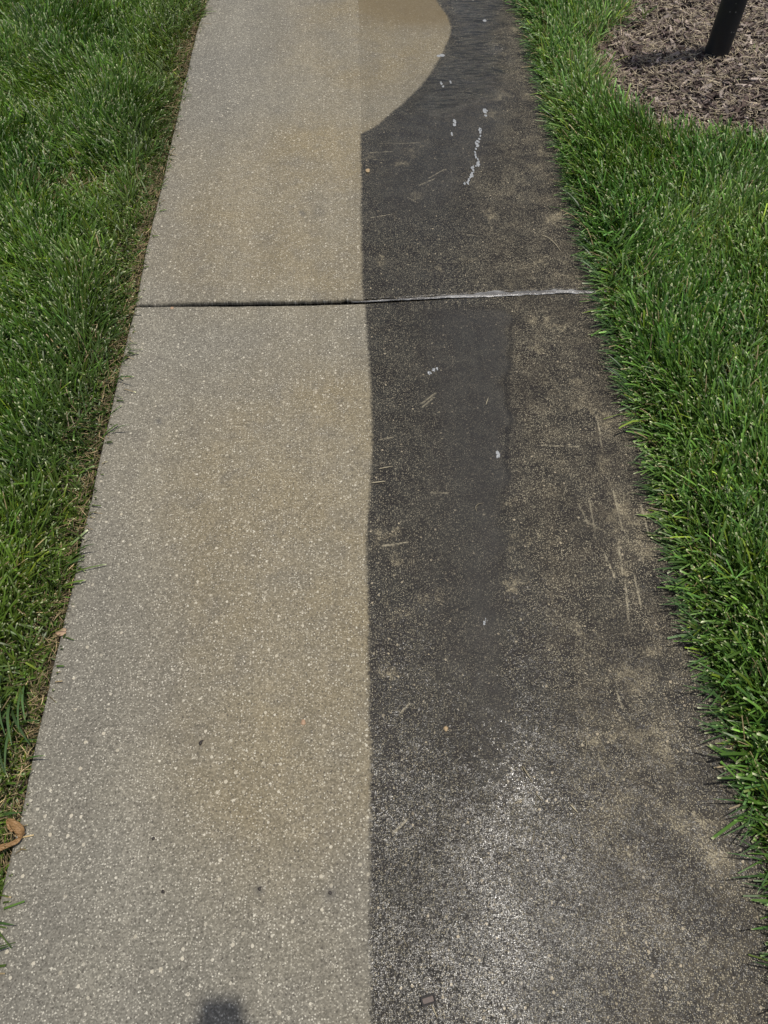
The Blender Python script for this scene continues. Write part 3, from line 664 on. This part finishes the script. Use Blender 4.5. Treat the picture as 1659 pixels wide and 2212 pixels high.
for v in bm.verts: v.co = Vector((v.co.x * .0196, v.co.y * .008, .0012 + v.co.z * .0016))
bmesh.ops.bevel(bm, geom=bm.edges[:], offset=.0005, segments=2, affect='EDGES')
from_bm('plate', bm, plain('rusty_plate', (.05, .036, .030), (.16, .125, .11), .6, 300), clip, False)

# stones, seeds
def pebble(px, r, mat, label, cat, name, flat=.5, el=1.0, ang=0, seed=0, group=None):
    bm = bmesh.new(); bmesh.ops.create_icosphere(bm, subdivisions=3, radius=1); rr = random.Random(seed)
    ph = [rr.uniform(0, 6) for _ in range(4)]
    for v in bm.verts:
        k = 1 + .14 * math.sin(3 * v.co.x + ph[0]) + .12 * math.sin(4 * v.co.y + ph[1]) + .08 * math.sin(6 * v.co.z + ph[2])
        x, y, z = v.co * k * r; x *= el
        v.co = Vector((x * math.cos(ang) - y * math.sin(ang), x * math.sin(ang) + y * math.cos(ang), z * flat))
    o = from_bm(name, bm, mat); gx, gy = G(*px); o.location = (gx, gy, r * flat * .55)
    return tag(o, label, cat, group)
TAN = plain('tan_stone', (.30, .20, .10), (.40, .30, .17)); ORG = plain('orange_stone', (.30, .18, .10), (.42, .29, .19)); CRM = plain('cream_stone', (.5, .46, .36), (.62, .58, .46))
SEED = plain('dark_seed', (.012, .009, .007), (.035, .026, .02))
pebble((794, 370), .009, TAN, 'round tan pebble on the dark slab just right of the washed edge', 'pebble', 'pebble', .35, seed=1)
pebble((133, 1367), .008, ORG, 'orange-brown chip on the washed slab at the left lawn edge', 'pebble', 'pebble', .35, 1.3, .4, 2)
pebble((655, 1561), .0055, ORG, 'small peach chip in the yellowish middle of the washed slab', 'pebble', 'pebble', .3, seed=3)
pebble((963, 1574), .005, TAN, 'small peach chip on the dark lower slab left of the glint', 'pebble', 'pebble', .3, seed=4)
pebble((372, 666), .005, ORG, 'tiny orange chip just below the open joint', 'pebble', 'pebble', .3, seed=5)
for i, (p, lab) in enumerate([((434, 1604), 'black oval seed in the middle of the lower washed slab'), ((352, 1926), 'round black seed on the washed slab, left of the pair near the bottom'), ((560, 1920), 'tiny black seed on the washed slab, midway across near the bottom'), ((713, 1929), 'dark seed on the washed slab closest to the wet edge near the bottom'), ((331, 1811), 'minute black seed on the washed slab right of the brown leaf'), ((958, 1912), 'dark seed on the wet slab left of the glitter')]):
    pebble(p, .0028 if i != 0 else .0036, SEED, lab, 'seed', 'seed', .6, 1.5 if i == 0 else 1.2, 1.2 + i, 10 + i, 'dark seeds on the path')

# foam
fm = NT('foam'); fm.P(Base_Color=fm.mix(fm.noise(240, 3), (.20, .21, .21), (.42, .43, .43)), Roughness=.3, Subsurface_Weight=.15, Subsurface_Radius=(.003, .003, .003), Normal=fm.bump(fm.vor(420, dim='3D')[0], .0015, .8))
def foam(spots, label, seed=0):
    rr = random.Random(seed); bm = bmesh.new()
    for (px, py, rad, cnt, sy) in spots:
        gx, gy = G(px, py)
        for k in range(int(cnt * 3.6)):
            r = rr.uniform(.0008, .0028) * (.6 + .5 * rr.random())
            a = rr.uniform(0, 6.28); q = rad * math.sqrt(rr.random())
            x, y = gx + q * .62 * math.cos(a), gy + q * math.sin(a) * sy
            m = Matrix.Translation((x, y, .0008)) @ Matrix.Diagonal((r, r * rr.uniform(.9, 2.2), r * .20, 1))
            bmesh.ops.create_icosphere(bm, subdivisions=2, radius=1, matrix=m)
    return tag(from_bm('foam_patch', bm, fm.m), label, 'foam', 'foam patches on the wet slab')
foam([(955, 120, .016, 26, .6), (948, 121, .012, 12, .6)], 'white foam patch on the curved rim of the washed area', 1)
foam([(1048, 240, .013, 24, 1.2), (1049, 250, .006, 7, 1)], 'round foam blob right of the middle of the upper slab', 2)
foam([(982, 262, .007, 12, 2.2), (982, 270, .009, 10, 1)], 'small upright foam blob above the foam crescent', 3)
foam([(953, 180, .006, 10, 2), (957, 187, .006, 6, 1)], 'small foam blob near the curved rim, left of a smaller one', 4)
foam([(973, 178, .004, 6, 2)], 'smallest foam fleck near the curved rim', 5)
foam([(1047, 45, .012, 18, .8)], 'foam flecks riding the rippled water at the top', 6)
foam([(976, 290, .0025, 24, 4)], 'thin foam crescent below the upright blob', 7)
foam([(x, y, .0042 if k % 7 else .0085, 4 if k % 7 else 14, 1.6) for k, (x, y) in enumerate( [(1037, 281), (1037.5, 287), (1038, 294), (1035, 300), (1031, 305), (1028, 309), (1034, 307), (1031, 314), (1028, 322), (1026, 330), (1027, 335), (1028, 340), (1032, 344), (1034, 350), (1033, 355), (1028, 359), (1023, 361), (1019, 363), (1022, 367), (1023, 370), (1020, 374), (1019, 378), (1017, 381), (1016, 384), (1013, 388), (1011, 391), (1010, 396), (1004, 397)])], 'long broken foam streak running down the upper slab', 8)
foam([(1075, 980, .006, 16, 1.3), (1076, 986, .005, 8, 1)], 'single foam dab on the grey film at the dark water line', 9)
foam([(937, 800, .006, 5, 1), (928, 806, .006, 4, 1), (944, 796, .004, 3, 1)], 'faint foam specks in the middle of the dark lower slab', 10)
foam([(1051, 1340, .004, 4, 1.5), (1047, 1347, .004, 3, 1)], 'tiny foam specks low on the grey film', 11)

# curled brown leaf
lm = NT('dead_leaf')
lc = lm.mix(lm.noise(38, 4, .6), (.15, .075, .025), (.40, .24, .10)); lc = lm.mix(lm.ss(lm.noise(150, 3, .6), .58, .72), lc, (.10, .05, .02))
lm.P(Base_Color=lc, Roughness=.5, Specular_IOR_Level=.5, Normal=lm.bump(lm.noise(1, 3, sq=(90, 260, 90)), .006, 1.0))
def leaf_strip(path, widths, rolls, name, parent, fold=.8, nw=8):
    bm = bmesh.new(); rows = []
    n = len(path)
    for i, (p, wd, rl) in enumerate(zip(path, widths, rolls)):
        p = Vector(p); a = Vector(path[max(i - 1, 0)]); b = Vector(path[min(i + 1, n - 1)])
        d = (b - a).normalized(); s = d.cross(Vector((0, 0, 1))).normalized(); u = s.cross(d)
        row = []
        for j in range(nw + 1):
            t = j / nw * 2 - 1; an = t * fold * 1.5
            r = wd / (fold * 1.5)
            q = s * (r * math.sin(an)) + u * (r * math.cos(an) - r * .5)
            q = Matrix.Rotation(rl, 3, d) @ q
            q += u * (.0016 * math.sin(i * 2.3 + j * 1.9) + .0012 * math.sin(i * 4.1 - j * 2.7)) + s * .0012 * math.sin(i * 3.3 + j)
            row.append(bm.verts.new(p + q))
        rows.append(row)
    for a, b in zip(rows[:-1], rows[1:]):
        for j in range(nw): bm.faces.new((a[j], a[j + 1], b[j + 1], b[j]))
    o = from_bm(name, bm, lm.m, parent)
    md = o.modifiers.new('t', 'SOLIDIFY'); md.thickness = .0006
    sb = o.modifiers.new('s', 'SUBSURF'); sb.levels = 1; sb.render_levels = 2
    return o
gx, gy = G(38, 1810)
leaf = empty('dead_leaf', (gx, gy, 0)); tag(leaf, 'curled tan dead leaf lying half on the slab at the left lawn edge', 'leaf')
def rel(px, py, z): a = G(px, py); return (a[0] - gx, a[1] - gy, z)
leaf_strip([rel(20, 1772, .010), rel(30, 1778, .014), rel(42, 1786, .016), rel(50, 1796, .015), rel(52, 1806, .012), rel(47, 1815, .009)], [.003, .009, .0105, .0135, .009, .002], [.5, .2, -.2, -.5, -.7, -.6], 'upper_lobe', leaf)
leaf_strip([rel(50, 1808, .008), rel(44, 1818, .011), rel(34, 1824, .013), rel(22, 1828, .013), rel(8, 1833, .012), rel(-8, 1838, .010), rel(-22, 1842, .009)], [.002, .0085, .0085, .0065, .0095, .0075, .002], [.2, .4, .6, .3, .1, .4, .2], 'lower_lobe', leaf)
tube([rel(47, 1813, .012), rel(54, 1806, .010), rel(58, 1800, .006)], .0009, 'stalk', lm.m, parent=leaf)
leaf_strip([rel(20, 1774, .012), rel(21, 1782, .010), rel(24, 1792, .009), rel(30, 1798, .006)], [.0025, .006, .006, .002], [1.2, 1.0, .8, .6], 'torn_flap', leaf)

# little seedlings in the bed
def sprout(px, label, n_, r):
    gx, gy = G(*px, .02); X = np.full(n_, gx) + RNG.normal(0, .006, n_); Y = np.full(n_, gy) + RNG.normal(0, .006, n_)
    c = np.array([.16, .26, .05]) * np.exp(RNG.normal(0, .2, n_))[:, None]
    v, q, cc = blades('s', X, Y, RNG.uniform(.5, 1, n_) * r, np.full(n_, .004), RNG.uniform(0, 6.28, n_), np.full(n_, .3), np.full(n_, .9), c, c * 1.2, z0=.02, cut=.2)
    tag(from_np('seedling', v, q, GM, cols=cc), label, 'seedling', 'seedlings in the mulch')
sprout((1583, 182), 'yellow-green seedling in the mulch in front of the black post', 9, .03)
sprout((1628, 118), 'spiky green seedling in the mulch right of the black post', 12, .05)
sprout((1392, 40), 'tall thin green seedling at the corner of lawn and mulch', 7, .09)

# ---------------------------------------------------------------- the photographer, whose head shades the slab at the bottom
def skin_body(name, J, E, mat, root, parent=None, lv=2):
    me = bpy.data.meshes.new(name); me.from_pydata([j[:3] for j in J], E, []); me.update()
    o = link(name, me, mat, parent)
    sk = o.modifiers.new('skin', 'SKIN'); sk.use_smooth_shade = True
    for i, j in enumerate(J):
        v = me.skin_vertices[0].data[i]; v.radius = (j[3], j[4] if len(j) > 4 else j[3]); v.use_root = (i == root)
    sb = o.modifiers.new('sub', 'SUBSURF'); sb.levels = lv; sb.render_levels = lv
    return o
HX, HY = .0, -.220     # centre of the head
person = empty('person', (0, -.42, 0)); tag(person, 'person in grey shirt and dark trousers looking down at a phone above the path', 'person')
def J(x, y, z, *r): return (x, y + .42, z, *r)
skinm = plain('skin', (.42, .25, .17), (.50, .31, .22), .5); shirt = plain('grey_shirt', (.14, .15, .16), (.20, .21, .22), .9); trs = plain('dark_trousers', (.03, .035, .05), (.05, .055, .07), .9); hair = plain('brown_hair', (.03, .018, .01), (.06, .035, .02), .6); shoe = plain('black_shoe', (.01, .01, .01), (.03, .03, .03), .5)
body = [J(0, -.46, .95, .13, .10), J(0, -.42, 1.10, .125, .09), J(0, -.38, 1.28, .15, .10), J(0, -.35, 1.43, .12, .09), J(0, -.31, 1.51, .055), J(HX, -.27, 1.575, .055), J(HX, HY - .02, 1.645, .066, .07), J(HX, HY - .005, 1.70, .062, .07), J(HX, HY - .01, 1.735, .035),
        J(-.17, -.34, 1.42, .06), J(-.25, -.31, 1.27, .048), J(-.27, -.27, 1.15, .042), J(-.17, -.16, 1.28, .036), J(-.11, -.085, 1.41, .026), J(-.091, -.062, 1.445, .022, .034),
        J(.17, -.34, 1.42, .06), J(.25, -.31, 1.27, .048), J(.27, -.27, 1.15, .042), J(.17, -.16, 1.28, .036), J(.06, -.085, 1.41, .026), J(.039, -.062, 1.445, .022, .034),
        J(-.10, -.46, .86, .095), J(-.12, -.44, .50, .062), J(-.12, -.47, .10, .04), J(-.13, -.37, .04, .035),
        J(.10, -.46, .86, .095), J(.12, -.44, .50, .062), J(.12, -.47, .10, .04), J(.13, -.37, .04, .035)]
Eb = [(0, 1), (1, 2), (2, 3), (3, 4), (4, 5), (5, 6), (6, 7), (7, 8), (3, 9), (9, 10), (10, 11), (11, 12), (12, 13), (13, 14), (3, 15), (15, 16), (16, 17), (17, 18), (18, 19), (19, 20), (0, 21), (21, 22), (22, 23), (23, 24), (0, 25), (25, 26), (26, 27), (27, 28)]
skin_body('body', body, Eb, skinm, 0, person)
skin_body('shirt', [J(0, -.46, .93, .155, .125), J(0, -.42, 1.10, .145, .11), J(0, -.38, 1.28, .17, .12), J(0, -.355, 1.42, .13, .10), J(-.17, -.34, 1.42, .072), J(-.24, -.315, 1.29, .062), J(.17, -.34, 1.42, .072), J(.24, -.315, 1.29, .062)], [(0, 1), (1, 2), (2, 3), (3, 4), (4, 5), (3, 6), (6, 7)], shirt, 0, person)
skin_body('trousers', [J(0, -.46, .95, .15, .12), J(-.10, -.46, .84, .11), J(-.12, -.44, .50, .08), J(-.12, -.47, .12, .065), J(.10, -.46, .84, .11), J(.12, -.44, .50, .08), J(.12, -.47, .12, .065)], [(0, 1), (1, 2), (2, 3), (0, 4), (4, 5), (5, 6)], trs, 0, person)
bm = bmesh.new(); bmesh.ops.create_icosphere(bm, subdivisions=4, radius=1)
bmesh.ops.delete(bm, geom=[v for v in bm.verts if v.co.z < -.25 + .5 * max(0, v.co.y)], context='VERTS')
for v in bm.verts: v.co = Vector((v.co.x * .073, v.co.y * .082 + HY + .42 - .0, v.co.z * .085 + 1.70)) + Vector((0, 0, .003 * math.sin(v.co.x * 30)))
from_bm('hair', bm, hair, person)
def face_bit(name, x, y, z, a, b, c, mat):
    bm = bmesh.new(); bmesh.ops.create_icosphere(bm, subdivisions=3, radius=1, matrix=Matrix.Translation((x, y + .42, z)) @ Matrix.Diagonal((a, b, c, 1)))
    return from_bm(name, bm, mat, person)
for sx in (-1, 1):
    face_bit('eye', .026 * sx, HY + .060, 1.66, .011, .010, .008, plain('eye', (.5, .48, .45), (.6, .58, .55), .2))
    face_bit('ear', .066 * sx, HY - .015, 1.655, .007, .016, .026, skinm)
face_bit('nose', 0, HY + .072, 1.635, .011, .014, .02, skinm)
face_bit('mouth', 0, HY + .060, 1.605, .022, .008, .006, plain('lips', (.40, .16, .12), (.45, .2, .15), .5))
for sx in (-1, 1):
    skin_body('shoe', [J(.125 * sx, -.50, .045, .045), J(.13 * sx, -.40, .04, .05, .035), J(.135 * sx, -.28, .03, .045, .028)], [(0, 1), (1, 2)], shoe, 0, person)
# fingers wrapped round the sides of the phone, behind the lens
right_v = Vector((R[0][0], R[1][0], R[2][0])); up_v = Vector((R[0][1], R[1][1], R[2][1])); back_v = Vector((R[0][2], R[1][2], R[2][2]))
C0 = Vector((0, 0, CAM_H))
def cl(a, b, c): p = C0 + right_v * (a - .026) + up_v * b + back_v * c; return (p.x, p.y + .42, p.z)
for sx in (-1, 1):
    for k in range(4):
        b0 = -.035 - .019 * k; ln = (.9, 1, .95, .8)[k]
        pts = [(*cl(.064 * sx, b0 - .004, .045), .0095), (*cl(.052 * sx, b0, .022), .009), (*cl(.037 * sx, b0 + .001, .016), .0082), (*cl((.037 - .020 * ln) * sx, b0 + .002, .0165), .007)]
        skin_body('finger', pts, [(0, 1), (1, 2), (2, 3)], skinm, 0, person, 1)
    skin_body('thumb', [(*cl(.066 * sx, -.075, .045), .012), (*cl(.05 * sx, -.06, .043), .010), (*cl(.028 * sx, -.045, .036), .0085)], [(0, 1), (1, 2)], skinm, 0, person, 1)
phone = empty('phone', C0); tag(phone, 'black phone held up over the path in both hands', 'phone')
bm = bmesh.new(); bmesh.ops.create_cube(bm, size=1)
for v in bm.verts: v.co = Vector((v.co.x * .076 - .026, v.co.y * .150 - .050, v.co.z * .0078 + .030))
bmesh.ops.bevel(bm, geom=[e for e in bm.edges if abs((e.verts[0].co - e.verts[1].co).z) > .005], offset=.009, segments=4, affect='EDGES')
phone.matrix_world = m4
ph = from_bm('phone_body', bm, DK, phone, False)
bm = bmesh.new(); bmesh.ops.create_cone(bm, cap_ends=True, segments=28, radius1=.0075, radius2=.0075, depth=.003, matrix=Matrix.Translation((0, 0, .0246)))
from_bm('lens_ring', bm, DK, phone, False)
